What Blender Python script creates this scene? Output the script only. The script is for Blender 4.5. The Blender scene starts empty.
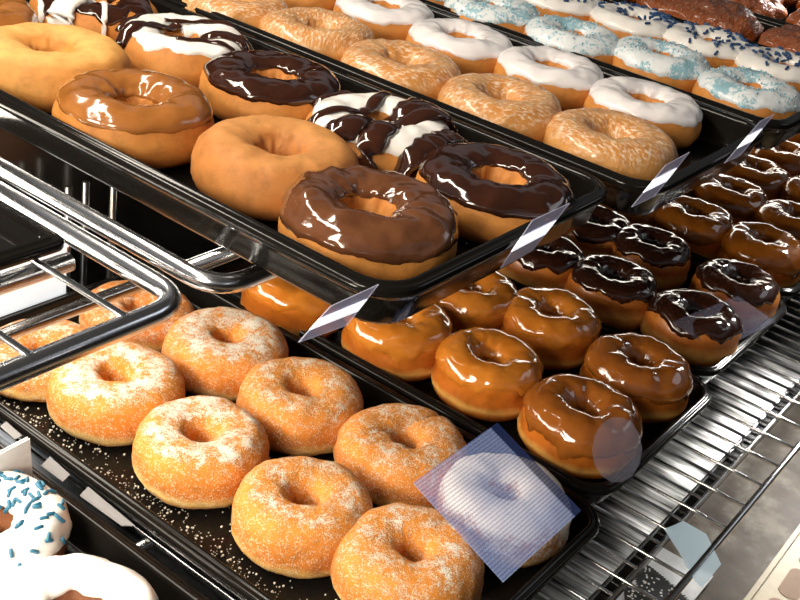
import bpy, bmesh, math, random
from mathutils import Vector, Matrix, noise
PI = math.pi
scene = bpy.context.scene
COL = scene.collection

# ------------------------------------------------------------------ helpers
def link(name, me, mat=None, parent=None, loc=None):
    o = bpy.data.objects.new(name, me)
    COL.objects.link(o)
    if mat is not None and me is not None:
        for m in (mat if isinstance(mat, (list, tuple)) else [mat]):
            me.materials.append(m)
    if loc is not None:
        o.location = loc
    if parent is not None:
        o.parent = parent
    return o

def tag(o, label=None, cat=None, group=None, kind=None):
    if label: o['label'] = label
    if cat: o['category'] = cat
    if group: o['group'] = group
    if kind: o['kind'] = kind
    return o

def empty(name, loc=(0, 0, 0), rz=0.0):
    o = bpy.data.objects.new(name, None)
    o.empty_display_size = .02
    COL.objects.link(o)
    o.location = loc
    o.rotation_euler.z = rz
    return o

def mesh_from(name, verts, faces, smooth=True):
    me = bpy.data.meshes.new(name)
    me.from_pydata([tuple(v) for v in verts], [], faces)
    me.update()
    if smooth:
        for p in me.polygons: p.use_smooth = True
    return me

class MB:
    def __init__(s): s.v = []; s.f = []
    def box(s, lo, hi):
        b = len(s.v)
        for z in (lo[2], hi[2]):
            for x, y in ((lo[0], lo[1]), (hi[0], lo[1]), (hi[0], hi[1]), (lo[0], hi[1])):
                s.v.append((x, y, z))
        for q in ((3, 2, 1, 0), (4, 5, 6, 7), (0, 1, 5, 4), (1, 2, 6, 5), (2, 3, 7, 6), (3, 0, 4, 7)):
            s.f.append(tuple(b + i for i in q))
        return s
    def tube(s, pts, r, n=12, closed=False, flat=1.0, rad=None):
        pts = [Vector(p) for p in pts]
        N = len(pts); b = len(s.v)
        up0 = Vector((0, 0, 1))
        for i, p in enumerate(pts):
            if closed:
                t = pts[(i + 1) % N] - pts[i - 1]
            else:
                t = pts[min(i + 1, N - 1)] - pts[max(i - 1, 0)]
            t.normalize()
            u = up0 if abs(t.dot(up0)) < .95 else Vector((1, 0, 0))
            side = t.cross(u).normalized()
            up = side.cross(t).normalized()
            rr = rad[i] if rad else r
            for k in range(n):
                a = 2 * PI * k / n
                s.v.append(tuple(p + side * (rr * math.cos(a)) + up * (rr * flat * math.sin(a))))
        for i in range(N if closed else N - 1):
            j = (i + 1) % N
            for k in range(n):
                l = (k + 1) % n
                s.f.append((b + i * n + k, b + i * n + l, b + j * n + l, b + j * n + k))
        if not closed:
            s.f.append(tuple(b + k for k in range(n))[::-1])
            s.f.append(tuple(b + (N - 1) * n + k for k in range(n)))
        return s
    def poly_prism(s, pts, off):
        b = len(s.v); n = len(pts); off = Vector(off)
        for p in pts: s.v.append(tuple(p))
        for p in pts: s.v.append(tuple(Vector(p) + off))
        s.f.append(tuple(b + i for i in range(n))[::-1])
        s.f.append(tuple(b + n + i for i in range(n)))
        for i in range(n):
            j = (i + 1) % n
            s.f.append((b + i, b + j, b + n + j, b + n + i))
        return s
    def build(s, name, mat, parent=None, loc=None, smooth=False):
        me = mesh_from(name, s.v, s.f, smooth)
        bm = bmesh.new(); bm.from_mesh(me)
        bmesh.ops.recalc_face_normals(bm, faces=bm.faces)
        bm.to_mesh(me); bm.free()
        return link(name, me, mat, parent, loc)

# ------------------------------------------------------------------ materials
def srgb(r, g, b):
    f = lambda c: (c / 255 / 12.92) if c / 255 <= .04045 else ((c / 255 + .055) / 1.055) ** 2.4
    return (f(r), f(g), f(b), 1.0)

class NT:
    def __init__(s, name):
        s.m = bpy.data.materials.new(name); s.m.use_nodes = True
        s.t = s.m.node_tree; s.n = s.t.nodes
        s.b = s.n['Principled BSDF']; s.o = s.n['Material Output']
    def add(s, typ, **kw):
        n = s.n.new(typ)
        for k, v in kw.items():
            if k in n.inputs: n.inputs[k].default_value = v
            else: setattr(n, k, v)
        return n
    def l(s, a, b): s.t.links.new(a, b)
    def coord(s): return s.add('ShaderNodeTexCoord').outputs['Object']
    def noise(s, vec, scale, detail=3.0, rough=.55):
        n = s.add('ShaderNodeTexNoise'); n.inputs['Scale'].default_value = scale
        n.inputs['Detail'].default_value = detail; n.inputs['Roughness'].default_value = rough
        s.l(vec, n.inputs['Vector']); return n.outputs['Fac']
    def ramp(s, fac, stops, interp='LINEAR'):
        n = s.add('ShaderNodeValToRGB'); cr = n.color_ramp; cr.interpolation = interp
        while len(cr.elements) < len(stops): cr.elements.new(.5)
        for e, (p, c) in zip(cr.elements, stops):
            e.position = p; e.color = c if len(c) == 4 else (*c, 1)
        s.l(fac, n.inputs['Fac']); return n.outputs['Color']
    def mix(s, fac, a, b, blend='MIX'):
        n = s.add('ShaderNodeMix', data_type='RGBA', blend_type=blend)
        for sock, v in ((n.inputs[0], fac), (n.inputs[6], a), (n.inputs[7], b)):
            if hasattr(v, 'is_linked'): s.l(v, sock)
            else: sock.default_value = v
        return n.outputs[2]
    def math(s, op, a, b=0.0, clamp=False):
        n = s.add('ShaderNodeMath', operation=op); n.use_clamp = clamp
        for sock, v in zip(n.inputs, (a, b)):
            if hasattr(v, 'is_linked'): s.l(v, sock)
            else: sock.default_value = v
        return n.outputs[0]
    def sep(s, vec):
        n = s.add('ShaderNodeSeparateXYZ'); s.l(vec, n.inputs[0]); return n.outputs
    def bump(s, h, strength=.3, dist=.002):
        n = s.add('ShaderNodeBump'); n.inputs['Strength'].default_value = strength
        n.inputs['Distance'].default_value = dist; s.l(h, n.inputs['Height'])
        s.l(n.outputs[0], s.b.inputs['Normal']); return n
    def set(s, **kw):
        for k, v in kw.items():
            k = k.replace('_', ' ')
            sock = s.b.inputs[k]
            if hasattr(v, 'is_linked'): s.l(v, sock)
            else: sock.default_value = v
        return s
BW0, BW1 = (0, 0, 0, 1), (1, 1, 1, 1)

def offs(nt):
    """object coords shifted per object so copies differ"""
    oi = nt.add('ShaderNodeObjectInfo')
    n = nt.add('ShaderNodeVectorMath', operation='ADD')
    m = nt.add('ShaderNodeVectorMath', operation='SCALE'); m.inputs['Scale'].default_value = 3.0
    c = nt.add('ShaderNodeCombineXYZ')
    nt.l(oi.outputs['Random'], c.inputs[0]); nt.l(oi.outputs['Random'], c.inputs[1])
    nt.l(c.outputs[0], m.inputs[0])
    nt.l(nt.coord(), n.inputs[0]); nt.l(m.outputs[0], n.inputs[1])
    return n.outputs[0]

def dough_mat(name, top, mid, bot, h=.04, band=.42, bandw=.14, rough=.5, spec=.4, grain=900, bumpd=.0006, bstr=.35,
              sugar=0.0, sugar_top=.5, coat=0.0, flake=0.0, side=None, sss=.03):
    nt = NT(name); oc = nt.coord(); vec = offs(nt)
    z = nt.sep(oc)[2]
    zz = nt.math('DIVIDE', z, h)
    big = nt.noise(vec, 45, 3)
    zz = nt.math('ADD', zz, nt.math('MULTIPLY', nt.math('SUBTRACT', big, .5), .25))
    side = side or top
    col = nt.ramp(zz, [(0.0, bot), (max(.02, band - bandw), side), (band, mid), (min(.9, band + bandw), side), (.97, top)])
    blot = nt.noise(vec, 120, 4, .65)
    col = nt.mix(.5, col, nt.ramp(blot, [(.25, (.45, .45, .45, 1)), (.5, (.95, .95, .95, 1)), (.8, (1.15, 1.15, 1.15, 1))]), 'MULTIPLY')
    fine = nt.noise(vec, grain, 3, .7)
    height = fine
    rsock = rough
    if sugar > 0:
        nz = nt.add('ShaderNodeNewGeometry'); up = nt.sep(nz.outputs['Normal'])[2]
        clump = nt.noise(vec, 75, 5, .75)
        crystals = nt.noise(vec, 1100, 2, .6)
        # amount of sugar: more on top, clumped
        amt = nt.math('MULTIPLY', nt.math('ADD', nt.math('MULTIPLY', up, sugar_top), 1 - sugar_top), sugar)
        thr = nt.math('ADD', nt.math('MULTIPLY', clump, .9), nt.math('MULTIPLY', crystals, .55))
        msk = nt.math('MULTIPLY', nt.math('SUBTRACT', nt.math('ADD', thr, amt), 1.14), 8.0, True)
        col = nt.mix(msk, col, srgb(255, 246, 232))
        vor = nt.add('ShaderNodeTexVoronoi'); vor.inputs['Scale'].default_value = 850; nt.l(vec, vor.inputs['Vector'])
        spk = nt.ramp(vor.outputs['Distance'], [(.0, BW1), (.34, BW1), (.46, BW0)])
        spkm = nt.math('MULTIPLY', spk, nt.ramp(nt.noise(vec, 300, 2), [(.40, BW0), (.54, BW1)]))
        side_amt = nt.math('MULTIPLY', spkm, .62)
        col = nt.mix(side_amt, col, srgb(255, 236, 206))
        height = nt.math('ADD', nt.math('MULTIPLY', crystals, 1.2), nt.math('ADD', msk, nt.math('MULTIPLY', spkm, .7)))
    if flake > 0:
        w = nt.add('ShaderNodeMapping'); w.inputs['Scale'].default_value = (1, 2.6, 1); nt.l(vec, w.inputs['Vector'])
        w.inputs['Rotation'].default_value = (0, 0, .6)
        fl = nt.noise(w.outputs[0], 230, 3, .6)
        nz = nt.add('ShaderNodeNewGeometry'); up = nt.sep(nz.outputs['Normal'])[2]
        up = nt.ramp(up, [(.1, BW0), (.75, BW1)])
        fm = nt.math('MULTIPLY', nt.ramp(fl, [(.48, BW0), (.66, BW1)]), up)
        fm = nt.math('MULTIPLY', fm, flake)
        col = nt.mix(fm, col, srgb(255, 240, 215))
        height = nt.math('ADD', height, nt.math('MULTIPLY', fl, 1.5))
    nt.bump(height, bstr, bumpd)
    nt.set(Base_Color=col, Roughness=rsock, Subsurface_Weight=sss, Subsurface_Radius=(.006, .003, .001), Subsurface_Scale=1.0,
           Coat_Weight=coat, Coat_Roughness=.12)
    nt.b.inputs['Specular IOR Level'].default_value = spec
    return nt.m

def icing_mat(name, c1, c2, rough=.12, coat=.6, speck=None, speck_amt=.0, trans=0.0, bstr=.15, bs=70, sss=.0, speck_scale=420):
    nt = NT(name); vec = offs(nt)
    n = nt.noise(vec, 60, 3)
    col = nt.mix(nt.ramp(n, [(.35, BW0), (.65, BW1)]), c1, c2)
    h = nt.noise(vec, bs, 2, .5)
    if speck:
        f = nt.noise(vec, speck_scale, 2, .7)
        cl = nt.noise(vec, 45, 2, .5)
        m = nt.math('ADD', nt.math('MULTIPLY', f, .8), nt.math('MULTIPLY', cl, 1.0))
        m = nt.ramp(m, [(1 - speck_amt - .06, BW0), (1 - speck_amt + .08, BW1)])
        col = nt.mix(m, col, speck)
        h = nt.math('ADD', h, nt.math('MULTIPLY', f, .8))
    nt.bump(h, bstr, .002)
    nt.set(Base_Color=col, Roughness=rough, Coat_Weight=coat, Coat_Roughness=.06)
    if sss: nt.set(Subsurface_Weight=sss, Subsurface_Radius=(.004, .003, .002), Subsurface_Scale=1.0)
    return nt.m

M = {}
M['sugar_dough'] = dough_mat('sugared_yeast_dough', srgb(232, 146, 46), srgb(244, 206, 128), srgb(156, 82, 28), h=.04,
                             sugar=.49, sugar_top=.75, band=.26, bandw=.16, side=srgb(216, 126, 38), rough=.55, bumpd=.0012, bstr=.7)
M['sugar_light_dough'] = dough_mat('lightly_sugared_dough', srgb(230, 144, 48), srgb(238, 190, 106), srgb(156, 82, 28), h=.04,
                             sugar=.42, sugar_top=.5, band=.26, bandw=.16, side=srgb(212, 124, 42), rough=.55, bumpd=.0012, bstr=.7)
M['powder_dough'] = dough_mat('powdered_sugar_dough', srgb(222, 160, 100), srgb(232, 190, 120), srgb(150, 78, 28), h=.04,
                             sugar=.78, sugar_top=.5, band=.3, side=srgb(205, 126, 58), rough=.6, bumpd=.0012, bstr=.6)
M['yeast_dough'] = dough_mat('glazed_yeast_dough', srgb(196, 110, 32), srgb(224, 168, 88), srgb(128, 62, 20), h=.04, band=.36, bandw=.12,
                             side=srgb(190, 104, 34), rough=.32, coat=.45, grain=500, bumpd=.0006, bstr=.3)
M['choc_yeast_dough'] = dough_mat('pale_yeast_dough', srgb(205, 125, 45), srgb(226, 165, 88), srgb(128, 62, 22), h=.04, band=.48, bandw=.2,
                             side=srgb(182, 100, 36), rough=.4, coat=.3, grain=500, bumpd=.0006, bstr=.3)
M['cake_dough'] = dough_mat('cake_dough', srgb(214, 150, 74), srgb(212, 142, 68), srgb(140, 74, 28), h=.038, band=.5, bandw=.3,
                             side=srgb(196, 122, 54), rough=.6, grain=800, bumpd=.0008, bstr=.4)
M['plain_dough'] = dough_mat('plain_cake_dough', srgb(226, 176, 98), srgb(218, 156, 80), srgb(150, 84, 34), h=.038, band=.5, bandw=.3,
                             side=srgb(206, 138, 64), rough=.65, grain=800, bumpd=.0008, bstr=.4)
M['brown_dough'] = dough_mat('plain_brown_dough', srgb(204, 142, 78), srgb(198, 130, 66), srgb(130, 74, 32), h=.038, band=.5, bandw=.3,
                             side=srgb(182, 116, 56), rough=.65, grain=800, bumpd=.0008, bstr=.4)
M['glazed_dough'] = dough_mat('flaky_glazed_dough', srgb(224, 172, 108), srgb(216, 156, 88), srgb(142, 80, 32), h=.036, band=.5, bandw=.3,
                             side=srgb(206, 138, 70), rough=.35, coat=.5, grain=600, bumpd=.0008, bstr=.45, flake=.75)
M['chocolate_dough'] = dough_mat('chocolate_cake_dough', srgb(110, 64, 38), srgb(140, 88, 54), srgb(70, 36, 20), h=.036, band=.5, bandw=.3,
                             rough=.65, grain=500, bumpd=.001, bstr=.7)
M['fritter_dough'] = dough_mat('fritter_dough', srgb(120, 60, 30), srgb(176, 92, 36), srgb(90, 44, 16), h=.045, band=.4, bandw=.25,
                             side=srgb(150, 74, 28), rough=.4, coat=.5, grain=260, bumpd=.002, bstr=.8, flake=.18)
M['caramel'] = icing_mat('caramel_icing', srgb(190, 110, 32), srgb(208, 128, 46), .1, .8, bstr=.12, bs=90)
M['dark_caramel'] = icing_mat('dark_caramel_icing', srgb(142, 78, 26), srgb(158, 92, 34), .12, .8, bstr=.12, bs=90)
M['maple_glaze'] = icing_mat('maple_glaze', srgb(140, 78, 20), srgb(160, 92, 26), .12, .7, bstr=.1, bs=80)
M['tan_caramel'] = icing_mat('tan_caramel_icing', srgb(150, 92, 40), srgb(164, 104, 50), .18, .7, bstr=.18, bs=70)
M['milk_choc'] = icing_mat('milk_chocolate_icing', srgb(92, 55, 34), srgb(108, 67, 42), .14, .8, bstr=.3, bs=110)
M['dark_choc'] = icing_mat('dark_chocolate_icing', srgb(48, 25, 16), srgb(60, 31, 19), .12, .8, bstr=.22, bs=80)
M['white'] = icing_mat('white_icing', srgb(244, 240, 236), srgb(250, 246, 240), .28, .25, bstr=.2, bs=60, sss=.1)
M['white_thin'] = icing_mat('thin_white_icing', srgb(236, 230, 232), srgb(244, 240, 240), .25, .35, bstr=.25, bs=60, sss=.1)
M['blue_sugar'] = icing_mat('white_icing_blue_sugar', srgb(236, 240, 242), srgb(228, 234, 238), .35, .2,
                            speck=srgb(150, 192, 206), speck_amt=.03, bstr=.4, bs=60, speck_scale=320)
def plain(name, col, rough=.4, metal=0.0, coat=0.0, spec=.5):
    nt = NT(name); vec = nt.coord()
    n = nt.noise(vec, 150, 2)
    c = nt.mix(.12, col, nt.ramp(n, [(.3, (.3, .3, .3, 1)), (.7, (1.3, 1.3, 1.3, 1))]), 'MULTIPLY')
    nt.set(Base_Color=c, Roughness=rough, Metallic=metal, Coat_Weight=coat)
    nt.b.inputs['Specular IOR Level'].default_value = spec
    return nt.m
M['sprinkle'] = plain('teal_sprinkle', srgb(40, 104, 132), .35)
M['sprinkle_dark'] = plain('navy_sprinkle', srgb(34, 70, 116), .35)
M['sugar_crumb'] = plain('sugar_crumbs', srgb(250, 240, 225), .4)
M['blue_crystal'] = plain('blue_sugar_crystals', srgb(162, 202, 214), .3)
M['chrome'] = plain('chrome_wire', (.82, .83, .86, 1), .2, 1.0)
M['dark_wire'] = plain('dull_steel_wire', (.5, .5, .5, 1), .22, 1.0)
M['white_card'] = plain('white_card', srgb(245, 245, 245), .5)
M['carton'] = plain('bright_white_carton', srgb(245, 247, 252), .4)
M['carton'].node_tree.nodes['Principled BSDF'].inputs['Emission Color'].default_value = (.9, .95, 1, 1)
M['carton'].node_tree.nodes['Principled BSDF'].inputs['Emission Strength'].default_value = .6  # glows to imitate a bright window reflection
M['black_post'] = plain('black_gloss_panel', (.012, .011, .010, 1), .15)
M['grey_post'] = plain('brushed_post', (.42, .40, .37, 1), .3, 1.0)
M['plant'] = plain('dark_foliage', (.012, .013, .011, 1), .7)
M['beige'] = plain('beige_plastic', srgb(188, 168, 124), .45)
M['slot_brown'] = plain('slot_brown', srgb(150, 112, 76), .6)
M['cream_dot'] = plain('white_dot', srgb(250, 248, 240), .4)

def tray_mat():
    nt = NT('black_tray_plastic'); vec = nt.coord()
    sc = nt.noise(vec, 260, 3, .7)
    nt.set(Base_Color=(.008, .007, .006, 1), Roughness=nt.ramp(nt.noise(vec, 30, 3), [(.3, (.09, .09, .09, 1)), (.7, (.17, .17, .17, 1))]))
    nt.bump(sc, .06, .001)
    nt.b.inputs['Specular IOR Level'].default_value = .2
    return nt.m
M['tray'] = tray_mat()

def film_mat(name, col, alpha, rough=.25, stripes=None, emit=0.0):
    """translucent plastic: part see-through, part pale scattering surface"""
    nt = NT(name)
    tr = nt.add('ShaderNodeBsdfTransparent'); mx = nt.add('ShaderNodeMixShader')
    c = col; a = alpha
    if stripes:
        vec = nt.coord(); x, y, z = nt.sep(vec)
        s = nt.math('SINE', nt.math('MULTIPLY', y, 2 * PI / stripes))
        s = nt.math('ADD', nt.math('MULTIPLY', s, .5), .5)
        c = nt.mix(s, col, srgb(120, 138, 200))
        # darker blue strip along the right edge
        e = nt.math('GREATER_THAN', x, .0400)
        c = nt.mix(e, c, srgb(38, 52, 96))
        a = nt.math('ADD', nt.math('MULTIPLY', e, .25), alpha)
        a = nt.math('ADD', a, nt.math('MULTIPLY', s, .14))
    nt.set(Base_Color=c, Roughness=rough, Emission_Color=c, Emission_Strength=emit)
    nt.l(tr.outputs[0], mx.inputs[1]); nt.l(nt.b.outputs[0], mx.inputs[2])
    if hasattr(a, 'is_linked'): nt.l(a, mx.inputs[0])
    else: mx.inputs[0].default_value = a
    nt.l(mx.outputs[0], nt.o.inputs['Surface'])
    return nt.m
M['film_blue'] = film_mat('striped_blue_film', srgb(200, 216, 252), .24, .3, stripes=.0023, emit=.28)  # striped reflection in the case glass, with a slight glow
M['film_clear'] = film_mat('clear_tag_plastic', srgb(215, 215, 240), .42, emit=.05)
M['film_grey'] = film_mat('grey_film', srgb(160, 160, 182), .18)  # grey reflections in the case glass
M['film_grey_dense'] = film_mat('grey_strip_plastic', srgb(150, 148, 150), .8)
M['film_pale'] = film_mat('pale_blue_film', srgb(210, 234, 248), .5, emit=.12)  # bluish glass reflection, with a slight glow
M['tag_white'] = film_mat('bright_tag_band', srgb(252, 252, 255), .93, emit=.8)  # glowing band of the glass reflections, not lit from any lamp

def deck_mat():
    nt = NT('brushed_steel_deck'); vec = nt.coord()
    mp = nt.add('ShaderNodeMapping'); mp.inputs['Scale'].default_value = (1, .06, 1); nt.l(vec, mp.inputs['Vector'])
    st = nt.noise(mp.outputs[0], 130, 4, .7)
    big = nt.noise(vec, 9, 3, .6)
    col = nt.ramp(nt.math('ADD', nt.math('MULTIPLY', st, .5), nt.math('MULTIPLY', big, .5)), [(.42, (.05, .048, .045, 1)), (.5, (.35, .345, .33, 1)), (.58, (.95, .94, .92, 1))])  # dark and white patches in the colour imitate reflections in the steel
    nt.set(Base_Color=col, Metallic=1.0, Roughness=nt.ramp(st, [(.3, (.26, .26, .26, 1)), (.7, (.42, .42, .42, 1))]))
    nt.bump(st, .12, .002)
    return nt.m
M['deck'] = deck_mat()
def ledge_mat():
    nt = NT('worn_taupe_counter'); vec = nt.coord()
    n = nt.noise(vec, 22, 5, .65)
    col = nt.ramp(n, [(.3, srgb(66, 54, 42)), (.55, srgb(98, 84, 68)), (.75, srgb(146, 136, 120))])
    nt.set(Base_Color=col, Roughness=.55)
    nt.b.inputs['Specular IOR Level'].default_value = .2
    return nt.m
M['ledge'] = ledge_mat()

# ------------------------------------------------------------------ donuts
class Ring:
    """parametric ring donut; u round the ring, v round the tube (0 outside, pi/2 top, pi hole)"""
    def __init__(s, seed, D, hole, H, wob=.05, bumpy=.0006, crease=0.0, squash=1.0, grooves=None, inner=.86, rough_hole=0.0):
        r = random.Random(seed)
        s.o = Vector((r.uniform(-50, 50), r.uniform(-50, 50), r.uniform(-50, 50)))
        s.Ro = D / 2; s.Ri = hole / 2; s.H = H; s.wob = wob; s.bumpy = bumpy; s.crease = crease
        s.hx = r.uniform(-.0018, .0018); s.hy = r.uniform(-.0018, .0018); s.squash = squash
        s.ph = r.uniform(0, 2 * PI); s.grooves = grooves; s.inner = inner; s.rh = rough_hole
    def S(s, u, v, off=0.0):
        cu, su = math.cos(u), math.sin(u)
        n1 = noise.noise(Vector((cu * 1.1, su * 1.1, 0)) + s.o)
        n2 = noise.noise(Vector((cu * 1.3, su * 1.3, 3)) + s.o * 1.3)
        n3 = noise.noise(Vector((cu * 1.6, su * 1.6, 7)) + s.o)
        Ro = s.Ro * (1 + s.wob * n1)
        Ri = s.Ri * (1 + s.wob * 3.5 * n3)
        rx = (Ro - Ri) / 2; R = (Ro + Ri) / 2
        cv, sv = math.cos(v), math.sin(v)
        top = s.H * .55 * (1 + s.wob * 1.3 * n2); bot = s.H * .45
        e = .86
        if cv < 0: e = s.inner
        X = rx * math.copysign(abs(cv) ** e, cv)
        if sv >= 0: Z = bot + top * abs(sv) ** (.95 if cv >= 0 else s.inner)
        else: Z = bot - bot * abs(sv) ** .72
        if s.crease:       # fold round the side of a raised donut
            X -= s.crease * math.exp(-((v - .12 + .25 * n3) / .16) ** 2)
        p = Vector(((R + X) * cu, (R + X) * su, Z))
        d = Vector((cv * cu / rx, cv * su / rx, sv / (s.H * .5))).normalized()
        b = noise.noise(p * 95 + s.o) * s.bumpy * 1.6 + noise.noise(p * 240 + s.o) * s.bumpy * .6
        if s.rh and cv < -.55: b += s.rh * min(1, (-.55 - cv) * 4) * (.0022 * noise.noise(p * 150 + s.o) + .0012 * noise.noise(p * 330 + s.o))
        if sv < -.75: b = 0
        p += d * (b + off)
        if s.grooves and sv > 0:
            for (ang, c, w, dep) in s.grooves:
                q = p.x * math.cos(ang) + p.y * math.sin(ang) - c
                p.z -= dep * math.exp(-(q / w) ** 2)
        k = max(0.0, (s.Ro - math.hypot(p.x, p.y)) / s.Ro)
        p.x += s.hx * k; p.y += s.hy * k
        p.y *= s.squash
        if p.z < 0: p.z = 0
        return p
    def dough(s, nu=72, nv=36):
        V = [s.S(2 * PI * i / nu, 2 * PI * j / nv) for i in range(nu) for j in range(nv)]
        F = [(i * nv + j, ((i + 1) % nu) * nv + j, ((i + 1) % nu) * nv + (j + 1) % nv, i * nv + (j + 1) % nv)
             for i in range(nu) for j in range(nv)]
        return mesh_from('dough', V, F)
    def icing(s, v0=.25, v1=2.5, th=.0018, wav=.22, nu=80, nv=22, freq=2.2, lump=.25, drip=0.0, arc=None):
        V = []; F = []
        for i in range(nu):
            u = 2 * PI * i / nu
            cu, su = math.cos(u), math.sin(u)
            a = v0 + wav * noise.noise(Vector((cu * freq, su * freq, 11)) + s.o) + wav * .5 * noise.noise(Vector((cu * freq * 3, su * freq * 3, 5)) + s.o)
            if drip: a -= drip * max(0, noise.noise(Vector((cu * 3.3, su * 3.3, 21)) + s.o)) ** 1.5
            b = v1 + wav * .8 * noise.noise(Vector((cu * freq, su * freq, 15)) + s.o)
            for j in range(nv + 1):
                t = j / nv; v = a + (b - a) * t
                ed = min(1.0, min(t, 1 - t) * 9)
                prof = math.sqrt(max(0, 1 - (1 - ed) ** 2))
                o = -.0006 + (th + .0006) * prof
                pp = Vector((cu * 3, su * 3, v * 2)) + s.o
                o += th * lump * noise.noise(pp) * prof + th * lump * .6 * noise.noise(pp * 2.3) * prof
                V.append(s.S(u, v, o))
        for i in range(nu):
            k = (i + 1) % nu
            for j in range(nv):
                F.append((i * (nv + 1) + j, k * (nv + 1) + j, k * (nv + 1) + j + 1, i * (nv + 1) + j + 1))
        return mesh_from('icing', V, F)
    def drizzle(s, lines, r=.0022, lift=.0016, n=40, seed=0):
        """chocolate lines given in plan (x0,y0,x1,y1 as fractions of outer radius), draped over the ring"""
        mb = MB(); rnd = random.Random(seed)
        for ln in lines:
            x0, y0, x1, y1 = ln[:4]; rr_ = ln[4] if len(ln) > 4 else r
            run = []
            bend = rnd.uniform(-.1, .1)
            for i in range(n + 1):
                t = i / n
                x = (x0 + (x1 - x0) * t); y = (y0 + (y1 - y0) * t)
                x += bend * math.sin(PI * t) * (y1 - y0); y -= bend * math.sin(PI * t) * (x1 - x0)
                rr = math.hypot(x, y); u = math.atan2(y, x)
                Ri = s.Ri / s.Ro; c = ((rr - (1 + Ri) / 2) / ((1 - Ri) / 2))
                if c < -.95:
                    if len(run) > 3: mb.tube(run, rr_, 10, flat=.45, rad=[rr_ * (1 + .35 * noise.noise(p * 160 + s.o)) for p in run])
                    run = []; continue
                if c > 1: v = -.0 - (c - 1) * 1.6
                else: v = math.acos(max(-1, min(1, c)))
                run.append(s.S(u, v, lift))
            if len(run) > 3: mb.tube(run, rr_, 10, flat=.45, rad=[rr_ * (1 + .35 * noise.noise(p * 160 + s.o)) for p in run])
        return mesh_from('drizzle', mb.v, mb.f)
    def capsule(s, mb, u, v, off, L, r, rnd):
        p = s.S(u, v, off)
        q = s.S(u + .02, v, off) - p; w = s.S(u, v + .02, off) - p
        a = rnd.uniform(0, PI)
        d = (q.normalized() * math.cos(a) + w.normalized() * math.sin(a)).normalized()
        pts = [p - d * L * .5, p - d * L * .4, p + d * L * .4, p + d * L * .5]
        mb.tube(pts, r, 6, rad=[r * .45, r, r, r * .45])

def uid(): 
    uid.k += 1; return uid.k
uid.k = 0
def donut(loc, ring, dough, label, group, rz=0.0, cat='donut', ice=None, ice_kw=None, tilt=(0, 0), nu=72, nv=36):
    o = link('ring_donut', ring.dough(nu, nv), M[dough], None, loc)
    o.rotation_euler = (tilt[0], tilt[1], rz)
    tag(o, label, cat, group)
    if ice:
        link('icing', ring.icing(**(ice_kw or {})), M[ice], o)
    return o

ORD = ['front', 'second', 'third', 'fourth', 'fifth', 'sixth', 'seventh', 'eighth']
def where(col, row):   # phrase
    return f"{ORD[row] if row else 'front'} {'one' if row == 0 else 'from the front'} in its {col} column"

# ------------------------------------------------------------------ trays
def rrect(x0, x1, y0, y1, r, n=7):
    pts = []
    for cx, cy, a0 in ((x1 - r, y1 - r, 0), (x0 + r, y1 - r, PI / 2), (x0 + r, y0 + r, PI), (x1 - r, y0 + r, 1.5 * PI)):
        for k in range(n):
            a = a0 + PI / 2 * k / (n - 1)
            pts.append((cx + r * math.cos(a), cy + r * math.sin(a)))
    return pts
def tray(x0, x1, y0, y1, z, label, group, h=None, r=.028):
    """z = top of the tray's inner floor"""
    h = h or (.027 if z > .1 else .022)
    root = empty('serving_tray', ((x0 + x1) / 2, (y0 + y1) / 2, z - .003))
    tag(root, label, 'tray', group)
    cx, cy = root.location.x, root.location.y
    # profile from floor outwards: (inset from outer edge, height above bottom)
    def sweep(prof, name, cap_first=False, cap_last=False):
        V = []; F = []; n = None
        for ins, hh in prof:
            ring = rrect(x0 + ins - cx, x1 - ins - cx, y0 + ins - cy, y1 - ins - cy, max(.006, r - ins))
            n = len(ring)
            V += [(x, y, hh) for x, y in ring]
        for i in range(len(prof) - 1):
            for k in range(n):
                l = (k + 1) % n
                F.append((i * n + k, i * n + l, (i + 1) * n + l, (i + 1) * n + k))
        if cap_first: F.append(tuple(range(n)))
        if cap_last: F.append(tuple((len(prof) - 1) * n + k for k in range(n)))
        me = mesh_from(name, V, F)
        bm = bmesh.new(); bm.from_mesh(me); bmesh.ops.recalc_face_normals(bm, faces=bm.faces); bm.to_mesh(me); bm.free()
        for p in me.polygons:
            if len(p.vertices) > 4: p.use_smooth = False
        return link(name, me, M['tray'], root)
    sweep([(.018, .003), (.0145, .0035), (.0125, .006), (.0090, h - .003)], 'tray_floor', True)
    sweep([(.0090, h - .003), (.0082, h - .0008), (.0070, h), (.0050, h - .0004), (.0040, h - .0016), (.0030, h - .0012), (.0016, h - .001), (.0003, h - .0026), (0, h - .005),
           (.0008, h - .0068), (.0022, h - .0078), (.0032, max(.0038, h - .010)), (.0075, .0030), (.0105, 0.0)], 'tray_rim', False, True)
    return root
ZL, ZU = 0.0, .222     # inner floor heights of lower and upper trays
GT_L, GT_U = 'black trays on the lower shelf', 'black trays on the upper shelf'
tray(.135, .3665, .185, .62, ZL, 'glossy black tray in the bottom left corner under the white iced donuts', GT_L)
tray(.384, .6255, .187, .648, ZL, 'glossy black tray crowded with sugar coated ring donuts', GT_L)
tray(.632, .853, .200, .622, ZL, 'glossy black tray of caramel iced donuts beside the sugared tray', GT_L)
tray(.860, 1.078, .214, .622, ZL, 'glossy black tray under the chocolate iced donuts on the lower shelf', GT_L)
tray(1.086, 1.310, .222, .622, ZL, 'glossy black tray of maple glazed donuts right of the chocolate ones', GT_L)
tray(1.318, 1.530, .226, .622, ZL, 'glossy black tray of maple glazed donuts at the right picture edge', GT_L)
tray(1.538, 1.75, .230, .622, ZL, 'farthest glossy black tray of the lower shelf, upper right', GT_L)
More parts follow.
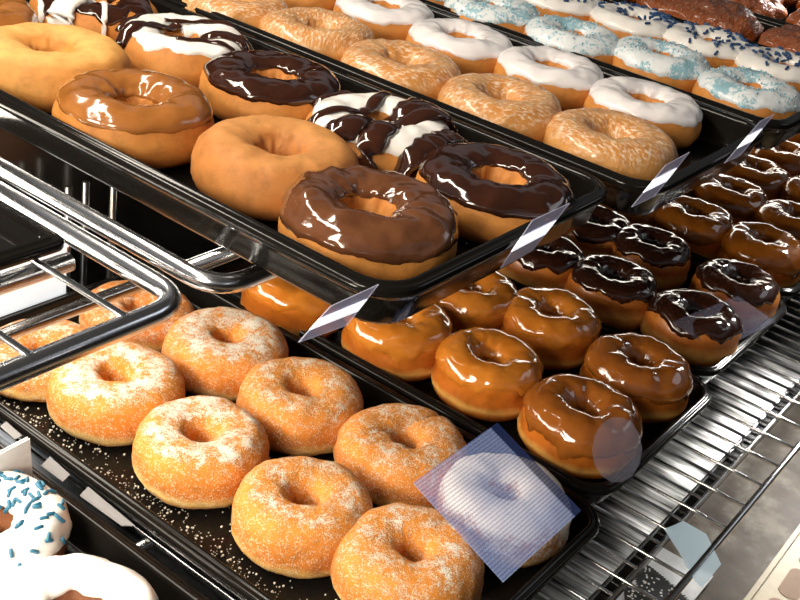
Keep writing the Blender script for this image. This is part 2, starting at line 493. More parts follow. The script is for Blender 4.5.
tray(.386, .6265, .247, .93, ZU, 'large glossy black tray of mixed iced donuts at the front of the upper shelf', GT_U)
tray(.634, .850, .229, .93, ZU, 'glossy black tray holding glazed and white iced donuts on the upper shelf', GT_U)
tray(.857, 1.086, .226, .93, ZU, 'glossy black tray of blue sprinkled donuts on the upper shelf', GT_U)
tray(1.093, 1.218, .226, .93, ZU, 'narrow black tray holding a single row of brown fritters', GT_U)
tray(1.226, 1.46, .226, .93, ZU, 'black tray with brown fritters at the top right corner', GT_U)
tray(.09, .329, .4055, .92, .2187, 'empty black tray standing back on the bare wire shelf', GT_U, h=.012, r=.007)

# ------------------------------------------------------------------ lower shelf donuts
rnd = random.Random(7)
G_S = 'sugared ring donuts on the lower shelf'
sug = [  # x, y, dough, label
    (.476, .258, 'sugar_light_dough', 'cinnamon sugared ring donut at the bottom picture edge, nearest the viewer', None),
    (.571, .248, 'powder_dough', 'white powdered ring donut lying under the striped blue plastic card', None),
    (.464, .335, 'sugar_light_dough', 'sugared orange brown ring donut second from front, left column of sugared tray', None),
    (.565, .330, 'sugar_light_dough', 'sugared ring donut with two scored lines across its top', [(1.25, .012, .0022, .0035), (1.25, -.013, .0022, .003)]),
    (.461, .425, 'sugar_dough', 'heavily sugared ring donut third from front, left column of sugared tray', None),
    (.555, .418, 'sugar_light_dough', 'golden sugared ring donut third from front, right column of sugared tray', None),
    (.463, .514, 'sugar_dough', 'white sugared ring donut just below the corner of the bare wire shelf', None),
    (.562, .503, 'sugar_dough', 'white sugared ring donut fourth from front, just under the black upper tray', None),
    (.456, .590, 'sugar_light_dough', 'sugared donut behind the chrome front rod, at the left picture edge', None),
    (.553, .594, 'sugar_light_dough', 'sugared donut at the back, half hidden by the wire shelf corner', None),
]
for i, (x, y, d, lab, gr) in enumerate(sug):
    rg = Ring(100 + i, .0955 + rnd.uniform(-.002, .002), .016 + rnd.uniform(-.002, .003), .041 if i < 8 else .027, wob=.05, bumpy=.0007, crease=.0008, grooves=gr, inner=.68)
    donut((x - .004, y - .003, ZL), rg, d, lab, G_S, rz=rnd.uniform(0, 6) if not gr else 0.0, nu=80, nv=40)

G_F = 'caramel iced ring donuts on the lower shelf'
car = [
    (.700, .259, 'dark_caramel', 'dark caramel iced donut at the front left corner of its tray, beside the blue card'),
    (.803, .262, 'dark_caramel', 'dark caramel iced donut at the front right corner of its tray, beside the wire rack'),
    (.703, .348, 'caramel', 'caramel iced donut second from front in its left column, right of the sugared tray'),
    (.812, .354, 'caramel', 'caramel iced donut second from front in its right column, left of the chocolate donuts'),
    (.691, .431, 'caramel', 'caramel iced donut under the front edge of the upper black tray'),
    (.790, .424, 'caramel', 'caramel iced donut third from front in its right column, partly under the upper tray'),
    (.668, .525, 'caramel', 'caramel donut peeping out below the left end of the upper tray front'),
]
for i, (x, y, ic, lab) in enumerate(car):
    rg = Ring(200 + i, .092 + rnd.uniform(-.002, .002), .017, .046, wob=.06, bumpy=.0006, crease=.0025)
    donut((x - .0055, y - .0035, ZL), rg, 'yeast_dough', lab, G_F, rz=rnd.uniform(0, 6), ice=ic,
          ice_kw=dict(v0=.42 if ic == 'caramel' else .2, v1=2.9, th=.0014, wav=.35, lump=.6, drip=.5))

G_G = 'chocolate iced ring donuts on the lower shelf'
cho = [
    (.927, .266, 'dark chocolate iced yeast donut at the front left of its tray, beside the wire rack'),
    (1.030, .266, 'dark chocolate iced donut at the front right of its tray, behind grey plastic film'),
    (.923, .350, 'dark chocolate iced donut second from front in its left column'),
    (1.028, .360, 'dark chocolate iced donut second from front in its right column'),
    (.915, .425, 'chocolate iced donut third from front, left column, below the clear tag'),
    (1.022, .426, 'chocolate iced donut third from front, right column, by the tray corner above'),
]
for i, (x, y, lab) in enumerate(cho):
    rg = Ring(300 + i, .088 + rnd.uniform(-.002, .002), .017, .046, wob=.05, bumpy=.0005, crease=.0015)
    donut((x - .005, y - .004, ZL), rg, 'choc_yeast_dough', lab, G_G, rz=rnd.uniform(0, 6), ice='dark_choc',
          ice_kw=dict(v0=.62, v1=2.7, th=.002, wav=.25, lump=.4))
G_H = 'maple glazed ring donuts on the lower shelf'
map_ = [
    (1.147, .284, 'maple glazed donut in front of its tray, right of the chocolate donuts'),
    (1.250, .286, 'maple glazed donut at the front right of the maple tray'),
    (1.144, .364, 'orange brown maple glazed donut behind the chocolate donuts, second in its left column'),
    (1.255, .366, 'maple glazed donut second from front in the right column of the maple tray'),
    (1.128, .440, 'maple glazed donut half hidden under the upper tray beside the clear tag'),
    (1.245, .447, 'maple glazed donut third from front, right column, under the upper tray front'),
    (1.365, .296, 'maple glazed donut at the right picture edge, front left of the far tray'),
    (1.355, .374, 'maple glazed donut below the corner of the blue sprinkled donuts tray'),
    (1.462, .376, 'maple glazed donut with a bright ring highlight at the right edge of picture'),
    (1.590, .380, 'maple glazed donut at the far right, on the last tray of the lower shelf'),
]
for i, (x, y, lab) in enumerate(map_):
    rg = Ring(400 + i, .093 + rnd.uniform(-.002, .002), .015, .049, wob=.06, bumpy=.0006, crease=.0018)
    donut((x - .007, y - .006, ZL), rg, 'yeast_dough', lab, G_H, rz=rnd.uniform(0, 6), ice='maple_glaze',
          ice_kw=dict(v0=.1, v1=2.7, th=.0012, wav=.3, lump=.5), nu=60, nv=30)

# white iced donuts bottom left
rg = Ring(501, .094, .026, .036, wob=.05)
o = donut((.3047, .446, ZL), rg, 'chocolate_dough', 'white iced chocolate cake donut scattered with teal sprinkles, at the left edge', 'white iced donuts in the bottom left tray',
          ice='white', ice_kw=dict(v0=.22, v1=2.6, th=.0026, wav=.25, lump=.3))
spr = random.Random(3); me_n = 0
for k in range(99):
    if k < 55: u = spr.gauss(.9, .9); v = spr.gauss(1.75, .45)
    else: u = spr.uniform(-2.2, 3); v = spr.uniform(.35, 2.3)
    mb = MB(); rg.capsule(mb, u, max(.3, min(2.5, v)), .0031, .0058, .00115, spr)
    link('sprinkle', mesh_from('sprinkle', mb.v, mb.f), M['sprinkle'], o)
rg = Ring(502, .098, .030, .036, wob=.05)
donut((.2925, .353, ZL), rg, 'chocolate_dough', 'smooth white iced chocolate cake donut at the bottom edge of the picture', 'white iced donuts in the bottom left tray',
      ice='white', ice_kw=dict(v0=.1, v1=2.5, th=.0028, wav=.3, lump=.3))

# ------------------------------------------------------------------ upper shelf donuts
G_A = 'iced cake donuts on the front upper tray'
A = [ # x,y,dough,ice,label,drizzle
    (.450, .311, 'cake_dough', 'milk_choc', 'milk chocolate iced donut at the front corner of the upper tray', None),
    (.553, .297, 'cake_dough', 'dark_choc', 'dark chocolate iced donut at the front right of the upper tray, beside a clear tag', None),
    (.4655, .3925, 'brown_dough', None, 'plain brown cake donut between the milk chocolate and caramel iced ones', None),
    (.560, .391, 'cake_dough', 'white', 'white iced donut striped with thick dark chocolate, behind the dark chocolate one', 'zig'),
    (.443, .490, 'cake_dough', 'tan_caramel', 'tan caramel iced donut on the left side of the upper tray', None),
    (.560, .486, 'cake_dough', 'dark_choc', 'dark chocolate iced donut with orange hole, in the middle of the upper tray', None),
    (.455, .588, 'plain_dough', None, 'pale plain cake donut at the left picture edge of the upper tray', None),
    (.562, .574, 'cake_dough', 'white', 'white iced donut crossed by thin chocolate lines, upper left of the picture', 'thin'),
    (.455, .676, 'cake_dough', 'tan_caramel', 'tan caramel iced donut in the top left corner of the picture', None),
    (.560, .668, 'cake_dough', 'dark_choc', 'chocolate iced donut with a white icing drip, at the top picture edge', 'white'),
]
for i, (x, y, d, ic, lab, dz) in enumerate(A):
    rg = Ring(600 + i, .097 if d != 'plain_dough' else .106, .026 if ic else .020, .0325 if x > .5 else .0355, wob=.05, bumpy=.0007, rough_hole=1.0)
    rz = rnd.uniform(0, 6)
    kw = dict(v0=.45, v1=2.5, th=.0015, wav=.15, lump=.45)
    if ic == 'milk_choc': kw.update(v0=.22, lump=1.0, v1=2.6)
    if ic == 'tan_caramel': kw.update(v0=.5, lump=.4, v1=2.7)
    if dz: kw.update(v0=.75, wav=.55)
    if dz: rz = 0
    o = donut((x, y, ZU), rg, d, lab, G_A, rz=rz, ice=ic, ice_kw=kw, nu=88, nv=44)
    if dz == 'zig':
        L = [(-1.15, .62, .9, .5, .004), (-1.2, .2, 1.1, .12, .0055), (-1.25, -.18, 1.1, -.28, .0085), (-1.1, -.52, 1.1, -.5, .0095), (-.8, -.78, .8, -.74, .010), (-.6, -1.0, .5, -.9, .007), (-.2, .95, .6, .8, .0045)]
        link('drizzle', rg.drizzle(L, r=.0055, lift=.002, seed=2), M['dark_choc'], o)
    if dz == 'thin':
        L = [(-1.08, .25, .2, .35, .005), (-.35, -.1, .5, -1.0, .0055), (-.1, -.25, .68, -.85, .0045), (-.5, -.35, .28, -1.1, .003), (.05, .5, .95, -.4, .003), (-.7, .6, .35, .92, .0025)]
        link('drizzle', rg.drizzle(L, r=.0026, lift=.0022, seed=4), M['dark_choc'], o)
    if dz == 'white':
        L = [(-1.3, -.55, -.2, -.15, .0105)]
        link('drip', rg.drizzle(L, r=.0085, lift=.0022, seed=1), M['white'], o)
        L = [(-.95, -.62, -.3, .5), (-.62, -.92, .1, .3), (-1.1, -.2, -.6, .6)]
        link('drizzle', rg.drizzle(L, r=.0022, lift=.0022, seed=6), M['white'], o)

G_B1 = 'flaky glazed ring donuts on the upper shelf'
B1 = [(.704, .295, 'flaky glazed ring donut at the front left of its upper tray, beside a bright tag'),
      (.692, .381, 'flaky glazed ring donut second from the front of its upper tray'),
      (.686, .469, 'flaky glazed ring donut third from the front of its upper tray'),
      (.691, .557, 'flaky glazed ring donut fourth from the front, above the dark chocolate one'),
      (.680, .640, 'flaky glazed ring donut fifth from the front, cut by the top picture edge')]
for i, (x, y, lab) in enumerate(B1):
    rg = Ring(700 + i, .0945, .023, .031, wob=.05, bumpy=.0008, rough_hole=1.0)
    donut((x, y, ZU), rg, 'glazed_dough', lab, G_B1, rz=rnd.uniform(0, 6))
G_B2 = 'plain white iced ring donuts on the upper shelf'
B2 = [(.801, .318, 'white iced donut with a bare patch in its icing, frontmost of the white ones'),
      (.799, .402, 'white iced donut second from the front in the plain white column'),
      (.789, .484, 'white iced donut third from the front in the plain white column'),
      (.797, .572, 'white iced donut fourth from the front in the plain white column'),
      (.790, .660, 'white iced donut fifth from the front, mostly cut off by the top picture edge')]
for i, (x, y, lab) in enumerate(B2):
    rg = Ring(720 + i, .0905, .024, .0315, wob=.05, rough_hole=1.0)
    donut((x - .003, y - .002, ZU), rg, 'cake_dough', lab, G_B2, rz=rnd.uniform(0, 6), ice='white_thin', ice_kw=dict(v0=.5, v1=2.5, th=.0014, wav=.2, lump=.5, drip=.25))
G_C1 = 'blue sugared ring donuts on the upper shelf'
C1 = [(.929, .282, 'white iced donut dusted with light blue sugar, frontmost at the right picture edge'),
      (.934, .368, 'white iced donut with light blue sugar, second from the front'),
      (.908, .442, 'white iced donut with light blue sugar, third from the front'),
      (.908, .529, 'white iced donut with light blue sugar, fourth, at the top picture edge'),
      (.905, .615, 'light blue sugared donut fifth from the front, mostly cut off by the top edge')]
for i, (x, y, lab) in enumerate(C1):
    rg = Ring(740 + i, .0905, .022, .033, wob=.05, rough_hole=1.0)
    o = donut((x - .006, y - .003, ZU), rg, 'cake_dough', lab, G_C1, rz=rnd.uniform(0, 6), ice='blue_sugar', ice_kw=dict(v0=.42, v1=2.5, th=.0014, wav=.25, lump=.4, drip=.2))
    mb = MB(); sr = random.Random(i)
    for k in range(130):
        u = sr.uniform(0, 2 * PI); v = sr.gauss(1.7, .45)
        if noise.noise(Vector((math.cos(u) * 1.5, math.sin(u) * 1.5, i * 7.0))) < -.05 + sr.uniform(-.2, .2): continue
        rg.capsule(mb, u, max(.4, min(2.5, v)), .0021, .0016, .0007, sr)
    c = link('sugar_crystals', mesh_from('sugar_crystals', mb.v, mb.f), M['blue_crystal'], o); c['kind'] = 'stuff'
G_C2 = 'navy sprinkled ring donuts on the upper shelf'
C2 = [(1.035, .292, 'white iced donut with navy sprinkles, frontmost, cut by the right picture edge'),
      (1.035, .366, 'white iced donut heaped with navy sprinkles, second from the front'),
      (1.025, .440, 'white iced donut with scattered navy sprinkles, third from the front'),
      (1.015, .519, 'white iced donut with navy sprinkles, fourth, at the top picture edge')]
for i, (x, y, lab) in enumerate(C2):
    rg = Ring(760 + i, .0905, .022, .033, wob=.05, rough_hole=1.0)
    o = donut((x - .004, y - .002, ZU), rg, 'cake_dough', lab, G_C2, rz=0, ice='white', ice_kw=dict(v0=.45, v1=2.5, th=.0015, wav=.15, lump=.4))
    sr = random.Random(40 + i)
    for k in range(60 if i < 4 else 10):
        u = sr.gauss(-.6, 1.3) if k < 42 else sr.uniform(0, 2 * PI); v = sr.gauss(1.6, .5)
        mb = MB(); rg.capsule(mb, u, max(.45, min(2.5, v)), .0026, .0056, .0012, sr)
        link('sprinkle', mesh_from('sprinkle', mb.v, mb.f), M['sprinkle_dark'], o)

# fritters ---------------------------------------------------------------
def fritter(loc, L, W, H, seed, label, rz=0):
    nu, nv = 90, 40; V = []; F = []
    of = Vector((seed * 3.1, seed * 1.7, seed * .9))
    for i in range(nu):
        a = 2 * PI * i / nu
        for j in range(nv + 1):
            t = -PI / 2 + PI * j / nv
            ct, st = math.cos(t), math.sin(t)
            d = Vector((math.copysign(abs(math.cos(a)) ** .8, math.cos(a)) * abs(ct) ** .7, math.copysign(abs(math.sin(a)) ** .8, math.sin(a)) * abs(ct) ** .7, st))
            p = Vector((d.x * W / 2, d.y * L / 2, H * .5 + d.z * H * .5))
            n = noise.noise(p * 42 + of) * .006 + noise.noise(p * 95 + of) * .004 + abs(noise.noise(p * 60 + of)) * .005
            p += Vector((d.x, d.y, d.z * .7)).normalized() * n
            p.z = max(0, p.z); V.append(p)
    for i in range(nu):
        k = (i + 1) % nu
        for j in range(nv):
            F.append((i * (nv + 1) + j, k * (nv + 1) + j, k * (nv + 1) + j + 1, i * (nv + 1) + j + 1))
    o = link('fritter', mesh_from('fritter', V, F), M['fritter_dough'], None, loc)
    bm = bmesh.new(); bm.from_mesh(o.data); bmesh.ops.remove_doubles(bm, verts=bm.verts, dist=1e-5); bmesh.ops.recalc_face_normals(bm, faces=bm.faces); bm.to_mesh(o.data); bm.free()
    o.rotation_euler.z = rz
    return tag(o, label, 'fritter', 'brown glazed fritters on the upper shelf')
fritter((1.146, .292, ZU), .115, .085, .038, 1, 'lumpy brown glazed fritter at the right picture edge, front of its row')
fritter((1.148, .425, ZU), .135, .088, .040, 2, 'long brown glazed fritter behind the heaped navy sprinkled donut')
fritter((1.146, .570, ZU), .135, .088, .040, 3, 'long brown glazed fritter at the top picture edge, third of its row')
fritter((1.288, .310, ZU), .12, .085, .038, 4, 'dark brown fritter on the top right tray, front of the near column')
fritter((1.288, .440, ZU), .12, .085, .038, 5, 'dark brown fritter on the top right tray, second of the near column')
fritter((1.392, .330, ZU), .12, .085, .038, 6, 'dark brown fritter in the top right corner, front of the far column')
fritter((1.392, .465, ZU), .12, .085, .038, 7, 'dark brown fritter in the top right corner, second of the far column')

# loose sugar on the sugared tray: nobody could count it
mb = MB(); sr = random.Random(11)
for k in range(800):
    if k < 500: x = .402 + abs(sr.gauss(0, .012)); y = sr.uniform(.30, .60) if k % 3 else sr.gauss(.42, .05)
    else: x = sr.uniform(.403, .61); y = sr.uniform(.205, .6)
    if not (.403 < x < .608): continue
    s = sr.choice((.0002, .0002, .0003, .0004, .0006)); a = sr.uniform(0, 1)
    mb.box((x - s, y - s * .8, .0002), (x + s, y + s * .8, .0003 + s * 1.3))
o = mb.build('sugar_crumbs', M['sugar_crumb'])
tag(o, 'white sugar crumbs scattered over the black sugared donut tray', 'sugar', kind='stuff')
mb = MB()
for k in range(110):
    x = sr.uniform(.405, .53); y = sr.uniform(.27, .36)
    s = sr.choice((.0003, .0005, .0008))
    mb.box((x - s, y - s, ZU + .0002), (x + s, y + s, ZU + .0003 + s))
o = mb.build('icing_crumbs', M['sugar_crumb'])
tag(o, 'tiny white crumbs on the black upper tray near the milk chocolate donut', 'crumbs', kind='stuff')

# ------------------------------------------------------------------ wire shelves
def corner_path(pts, r, n=7):
    """polyline with rounded inner corners"""
    out = [Vector(pts[0])]
    for i in range(1, len(pts) - 1):
        p = Vector(pts[i]); a = (Vector(pts[i - 1]) - p).normalized(); b = (Vector(pts[i + 1]) - p).normalized()
        s = p + a * r; e = p + b * r
        for k in range(n + 1):
            t = k / n
            out.append(s.lerp(p, t).lerp(p.lerp(e, t), t))
    out.append(Vector(pts[-1])); return out
def shelf(name, label, x0, x1, y0, y1, z, rod, open_left, open_right, wires, cross, wr=.0016, zw=None, rail_y=None, mat='chrome'):
    root = empty(name, ((x0 + x1) / 2, y0, z)); tag(root, label, 'shelf')
    inv = -root.location
    pts = [(x0, y1, z), (x0, y0, z), (x1, y0, z), (x1, y1, z)]
    mb = MB(); mb.tube([p + inv for p in corner_path(pts, .022)], rod, 14)
    mb.build('frame_rod', M[mat], root, smooth=True)
    for (xa, xb, y, r) in cross:
        mb = MB(); mb.tube([Vector((xa, y, z - rod * .2)) + inv, Vector((xb, y, z - rod * .2)) + inv], r, 14); mb.build('cross_bar', M[mat], root, smooth=True)
    zz = z if zw is None else zw
    for x in wires:
        mb = MB(); mb.tube([Vector((x, y0, zz)) + inv, Vector((x, y1, zz)) + inv], wr, 8); mb.build('wire', M[mat], root, smooth=True)
    return root
# bare bay on the left
bay = shelf('wire_shelf', 'bare chrome wire shelf bay with rounded corner at the left of the picture', -.02, .3545, .3475, .95, .2085, .0058, 0, 0,
      [.3155 - .054 * k for k in range(6)], [(-.02, .336, .415, .0052), (-.02, .346, .70, .005)], wr=.0018, zw=.2135)
inv = -bay.location
mb = MB(); mb.tube([Vector((-.02, .408, .182)) + inv, Vector((.395, .409, .182)) + inv], .0038, 12)
mb.build('lower_rod', M['chrome'], bay, smooth=True)
# loaded bay under the upper trays
shelf('wire_shelf', 'chrome wire shelf bay carrying the loaded black upper trays', .3755, 1.50, .346, .95, .2085, .0055, 0, 0,
      [.43 + .0555 * k for k in range(19)], [(.38, 1.49, .374, .0045), (.38, 1.49, .70, .0045)], wr=.0016, zw=.2150)
# lower rack
root = empty('wire_rack', (1.0, .162, -.012)); tag(root, 'chrome wire rack with long front rails below the lower shelf trays', 'rack'); inv = -root.location
mb = MB(); mb.box(Vector((-.1, .1585, -.020)) + inv, Vector((1.9, .1665, -.0072)) + inv); mb.build('front_channel', M['tray'], root)
for (y, z, r) in ((.1580, -.0075, .0017), (.1670, -.0075, .0017), (.1275, -.0045, .0028), (.40, -.0085, .004), (.60, -.0085, .004)):
    mb = MB(); mb.tube([Vector((-.1, y, z)) + inv, Vector((1.9, y, z)) + inv], r, 12); mb.build('rail', M['dark_wire'], root, smooth=True)
k = 0
x = .30
while x < 1.80:
    mb = MB(); mb.tube([Vector(p) + inv for p in (((x, .1275, -.0045),) if k % 2 == 0 else ()) + ((x, .1578, -.0045), (x, .62, -.0045))], .0014, 8)
    mb.build('wire', M['dark_wire'], root, smooth=True)
    x += .0185; k += 1
# ------------------------------------------------------------------ glass reflections built as sheets, and tag strips
def sheet(name, pts, mat, off=(0, -.0008, 0), parent=None):
    c = sum((Vector(p) for p in pts), Vector()) / len(pts)
    mb = MB(); mb.poly_prism([Vector(p) - c for p in pts], off)
    o = mb.build(name, M[mat], parent)
    o.location = c
    return o
def banded_reflection(TL, TR, BR, BL, label):  # stands in for a reflection in the case glass
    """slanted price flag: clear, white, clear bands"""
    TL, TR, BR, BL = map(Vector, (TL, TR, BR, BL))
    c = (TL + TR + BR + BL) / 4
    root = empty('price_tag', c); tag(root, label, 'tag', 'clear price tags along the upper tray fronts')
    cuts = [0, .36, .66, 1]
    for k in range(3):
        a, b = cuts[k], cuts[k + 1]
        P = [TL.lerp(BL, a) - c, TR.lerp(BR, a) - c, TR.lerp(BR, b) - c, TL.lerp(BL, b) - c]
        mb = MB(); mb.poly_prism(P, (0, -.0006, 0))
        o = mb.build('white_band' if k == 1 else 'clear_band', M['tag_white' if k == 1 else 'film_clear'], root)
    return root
#SHEETS#
banded_reflection((0.3361, 0.2455, 0.2607), (0.3696, 0.2455, 0.2603), (0.3501, 0.2455, 0.2460), (0.3176, 0.2455, 0.2497), 'clear tag with white band at the left front corner of the upper tray')
banded_reflection((0.5073, 0.2455, 0.2546), (0.5489, 0.2455, 0.2540), (0.5163, 0.2455, 0.2335), (0.4831, 0.2455, 0.2326), 'clear tag with white band in front of the dark chocolate iced donut')
banded_reflection((0.6330, 0.2275, 0.2652), (0.6686, 0.2275, 0.2661), (0.6299, 0.2275, 0.2450), (0.5972, 0.2275, 0.2461), 'clear tag with white band below the frontmost flaky glazed donut')
banded_reflection((0.7874, 0.2245, 0.2654), (0.8161, 0.2245, 0.2654), (0.7669, 0.2245, 0.2436), (0.7367, 0.2245, 0.2443), 'clear tag with white band at the right front corner of the glazed tray')
# striped blue glass reflection, built as a flat rectangle sloping over the powdered donut
P = [Vector(p) for p in ((0.4821, 0.2697, 0.0720), (0.5787, 0.2697, 0.0720), (0.5791, 0.1955, 0.0424), (0.4821, 0.1955, 0.0424))]
c = sum(P, Vector()) / 4
hw = .0484; hl = (P[0] - P[3]).length / 2
mb = MB(); mb.box((-hw, -hl, -.0003), (hw, hl, .0003))
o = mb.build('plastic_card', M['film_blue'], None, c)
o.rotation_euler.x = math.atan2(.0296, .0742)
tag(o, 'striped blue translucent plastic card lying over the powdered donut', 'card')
def reflection_sheet(pts, mat, label, group=None):  # thin sheet imitating a reflection in the case glass
    o = sheet('plastic_film', pts, mat, (0, 0, .0004))
    return tag(o, label, 'film', group)
reflection_sheet([(0.6813, 0.1997, 0.0390), (0.6743, 0.1961, 0.0316), (0.6658, 0.1958, 0.0257), (0.6575, 0.1988, 0.0224), (0.6509, 0.2046, 0.0224), (0.6473, 0.2118, 0.0257), (0.6473, 0.2193, 0.0316), (0.6511, 0.2255, 0.0390), (0.6579, 0.2292, 0.0464), (0.6665, 0.2297, 0.0523), (0.6752, 0.2268, 0.0556), (0.6821, 0.2211, 0.0556), (0.6857, 0.2136, 0.0523), (0.6855, 0.2060, 0.0464)], 'film_grey', 'grey translucent film over the frontmost dark caramel donut', 'grey translucent films on the lower donuts')
reflection_sheet([(0.8608, 0.2626, 0.0520), (0.9690, 0.2436, 0.0500), (1.0092, 0.2122, 0.0220), (0.8981, 0.2276, 0.0240)], 'film_grey', 'grey translucent film over the frontmost right chocolate iced donut', 'grey translucent films on the lower donuts')
reflection_sheet([(0.6664, 0.1616, -.003), (0.6863, 0.1555, -.003), (0.6859, 0.1370, -.003), (0.6630, 0.1157, -.003), (0.6297, 0.1158, -.003), (0.6330, 0.1232, -.003), (0.6513, 0.1428, -.003)], 'film_pale', 'pale blue plastic scrap lying across the front rails of the wire rack')
G_T = 'grey tag strips between the two lower left trays'
for pts, lab in ((((0.3659, 0.4365, 0.0240), (0.3751, 0.4401, 0.0240), (0.3724, 0.3930, 0.0240), (0.3667, 0.3981, 0.0240)), 'long grey plastic strip on the tray rim right of the teal sprinkled donut'),
                 (((0.3665, 0.4756, 0.0240), (0.3764, 0.4795, 0.0240), (0.3743, 0.4567, 0.0240), (0.3667, 0.4540, 0.0240)), 'short grey plastic strip on the tray rim, middle of three'),
                 (((0.3720, 0.5259, 0.0240), (0.3782, 0.5281, 0.0240), (0.3767, 0.5089, 0.0240), (0.3707, 0.5082, 0.0240)), 'small grey plastic strip on the tray rim at the left picture edge')):
    o = sheet('tag_strip', [(p[0], p[1], .0215) for p in pts], 'film_grey_dense', (0, 0, .0006)); tag(o, lab, 'tag', G_T)
# bright folded card by the left edge
root = empty('paper_card', (.335, .47, .003)); tag(root, 'small bright white card standing behind the teal sprinkled donut', 'card')
mb = MB(); mb.poly_prism([(-.03, .0, .0), (.025, .004, .0), (.021, .003, .047), (-.03, .0, .047)], (0, .0008, 0)); mb.build('card_face', M['white_card'], root)
mb = MB(); mb.poly_prism([(-.03, .002, .047), (.021, .005, .047), (.025, .028, .0), (-.03, .026, .0)], (0, .0008, 0)); mb.build('card_back', M['white_card'], root)
# reflection of a decorated tree, built as a flat card under the wires
root = empty('printed_card', (.672, .158, -.0615)); tag(root, 'white card printed with a dark tree full of white dots, under the wire rack', 'card'); inv = -root.location
mb = MB(); mb.box((-.075, -.030, 0), (.05, .026, .0008)); mb.build('card_sheet', M['white_card'], root)
def tree(cx, cy, w, h, ang, seed):
    r = random.Random(seed); pts = []
    n = 44
    for sgn in (1, -1):
        seq = range(n) if sgn == 1 else range(n - 1, -1, -1)
        for i in seq:
            t = i / (n - 1); ww = w * .5 * (1 - t) ** .6 * (1 + .13 * (1 if i % 2 else -1) * r.uniform(.3, 1))
            pts.append((sgn * ww, t * h - h / 2))
    ca, sa = math.cos(ang), math.sin(ang)
    P = [(cx + ca * x - sa * y, cy + sa * x + ca * y, .0009) for x, y in pts]
    mb = MB(); mb.poly_prism(P, (0, 0, .0004)); t = mb.build('printed_tree', M['plant'], root)
    dm = MB()
    for k in range(int(46 * w / .04)):
        v = r.uniform(.03, .9); u = r.uniform(-.42, .42) * (1 - v) ** .75
        x, y = u * w, v * h - h / 2; q = r.uniform(.0007, .0012)
        X, Y = cx + ca * x - sa * y, cy + sa * x + ca * y
        dm.poly_prism([(X + q * math.cos(a * PI / 3), Y + q * math.sin(a * PI / 3), .0013) for a in range(6)], (0, 0, .0002))
    dm.build('white_dots', M['cream_dot'], t)
tree(.006, .002, .040, .050, -.62, 1)
tree(-.027, -.005, .036, .046, -.62, 2)
tree(-.058, -.008, .034, .04, -.62, 3)
# slotted beige panel in the bottom right corner
def slotted(loc):
    root = empty('slotted_tray', loc); tag(root, 'beige plastic tray with brown oval slots at the bottom right corner', 'tray')
    mb = MB(); mb.box((-.35, -.10, 0), (.55, .0, .007)); mb.box((-.35, -.004, .007), (.55, .0, .0105)); mb.build('panel', M['beige'], root)
    for i in range(16):
        for j in range(2):
            cx = -.30 + i * .047; cy = -.0225 - j * .036
            pts = [(cx + (.013 if math.cos(a) > 0 else -.013) + .0075 * math.cos(a), cy + .0085 * math.sin(a), .0071) for a in [2 * PI * k / 20 for k in range(20)]]
            mb = MB(); mb.poly_prism(pts, (0, 0, .0004)); mb.build('slot', M['slot_brown'], root)
    return root
slotted((.78, .0995, -.066))
# white carton standing for a window reflection, and posts, behind the bare shelf
root = empty('carton', (.485, .658, -.012)); tag(root, 'bright white carton seen through the bare wire shelf at the left edge', 'box')
mb = MB(); mb.box((-.06, -.0, -.05 + .012), (.045, .04, .068)); mb.build('carton_body', M['carton'], root)
mb = MB(); mb.box((-.061, -.001, .0655), (.046, .041, .072)); mb.build('carton_lid', M['carton'], root)
for px, lab in ((.556, 'thin steel post right beside the white carton behind the sugared tray'), (.574, 'second thin steel post from the white carton, nearer the upper tray'), (.604, 'third thin steel post from the white carton behind the sugared tray')):
    mb = MB(); mb.tube([(0, 0, 0), (0, 0, .15)], .0032, 10); o = mb.build('post', M['grey_post'], None, (px, .69, -.062), smooth=True); tag(o, lab, 'post', 'thin steel posts behind the sugared tray')
#ENDSHEETS#

# ------------------------------------------------------------------ setting
def struct(o): o['kind'] = 'structure'; return o
mb = MB(); mb.box((-.6, .176, -.075), (2.2, 1.0, -.062)); struct(mb.build('floor', M['deck']))
mb = MB(); mb.box((-.6, -.3, -.10), (2.2, .176, -.066)); struct(mb.build('trim_1', M['ledge']))
mb = MB(); mb.box((-.6, 1.0, -.1), (2.2, 1.02, .5)); struct(mb.build('wall_back', M['black_post']))
mb = MB(); mb.box((-.6, .72, -.062), (1.9, .73, .195)); struct(mb.build('wall_rear', M['black_post']))

# ------------------------------------------------------------------ camera
f_px = 1120.4909638
rows = ((0.5976143, -0.29880715, 0.74402381), (-0.78532645, -0.40519503, 0.46805914), (0.16161533, -0.86402041, -0.4768115))
mat = Matrix.Identity(4)
for r in range(3):
    mat[r][0] = rows[r][0]; mat[r][1] = -rows[r][1]; mat[r][2] = -rows[r][2]
mat.translation = (0, 0, .495)
cd = bpy.data.cameras.new('camera'); cam = bpy.data.objects.new('camera', cd); COL.objects.link(cam)
cam.matrix_world = mat
cd.sensor_width = 36; cd.lens = f_px * 36 / 800; cd.clip_start = .01
scene.camera = cam

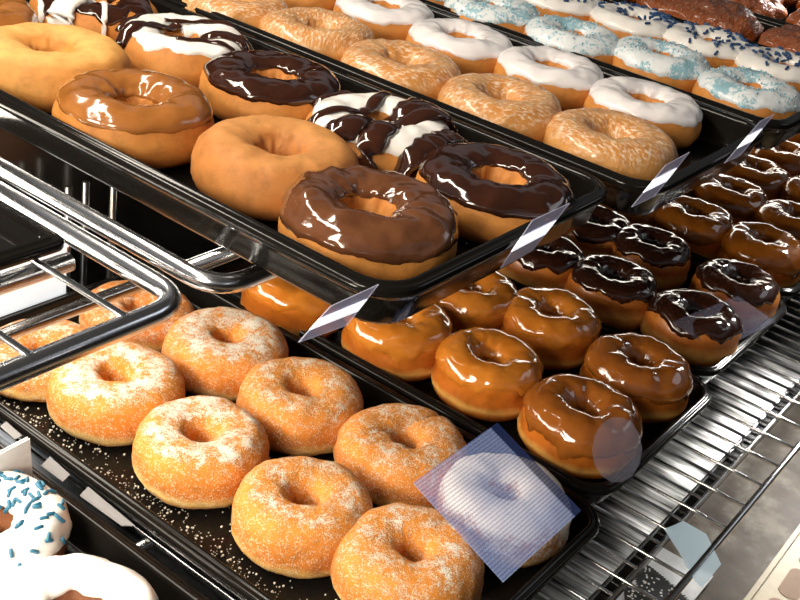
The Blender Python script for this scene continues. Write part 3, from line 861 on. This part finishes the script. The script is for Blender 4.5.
# ------------------------------------------------------------------ light
def area(name, loc, target, sx, sy, power, col):
    ld = bpy.data.lights.new(name, 'AREA'); ld.shape = 'RECTANGLE'; ld.size = sx; ld.size_y = sy; ld.energy = power; ld.color = col
    o = bpy.data.objects.new(name, ld); COL.objects.link(o); o.location = loc
    d = Vector(target) - Vector(loc)
    o.rotation_euler = d.to_track_quat('-Z', 'Y').to_euler()
    return o
area('case_lamp', (.26, .74, .80), (.50, .42, .2), 1.0, .08, 8.5, (1, .90, .76))
area('left_lamp', (-.38, .30, .60), (.50, .40, .0), .26, .26, 6.5, (1, .90, .74))
area('bay_lamp', (.06, .36, .19), (.55, .38, .0), .12, .06, 1.35, (1, .90, .74))  # added fill below the shelf plane, reaching the lower donuts only
area('shelf_lamp', (.42, .66, .185), (.72, .36, .0), .62, .08, 2.8, (1, .90, .75))
area('shelf_lamp', (1.45, .66, .185), (1.25, .36, .02), 1.1, .06, 1.4, (1, .92, .80))
area('window_light', (1.9, -.7, 1.3), (.9, .35, .1), .7, .5, 1.4, (.88, .93, 1))
area('rack_lamp', (1.50, .17, .40), (.92, .19, -.06), .5, .06, .8, (1, .98, .95)).data.spread = math.radians(28)  # added to brighten the steel deck
w = bpy.data.worlds.new('world'); scene.world = w; w.use_nodes = True
nt = w.node_tree; bg = nt.nodes['Background']
tc = nt.nodes.new('ShaderNodeTexCoord'); sp = nt.nodes.new('ShaderNodeSeparateXYZ'); nt.links.new(tc.outputs['Generated'], sp.inputs[0])
rp = nt.nodes.new('ShaderNodeValToRGB'); nt.links.new(sp.outputs[2], rp.inputs['Fac'])
els = rp.color_ramp.elements
els[0].position = 0.0; els[0].color = (.05, .045, .04, 1)
els[1].position = 1.0; els[1].color = (.30, .28, .25, 1)
for p, c in ((.25, (.10, .095, .09, 1)), (.38, (.75, .78, .82, 1)), (.55, (.75, .78, .82, 1)), (.62, (.15, .14, .13, 1))):
    e = els.new(p); e.color = c
nt.links.new(rp.outputs[0], bg.inputs[0]); bg.inputs[1].default_value = .21

scene.view_settings.view_transform = 'Standard'
scene.view_settings.look = 'None'
scene.view_settings.exposure = 0.0
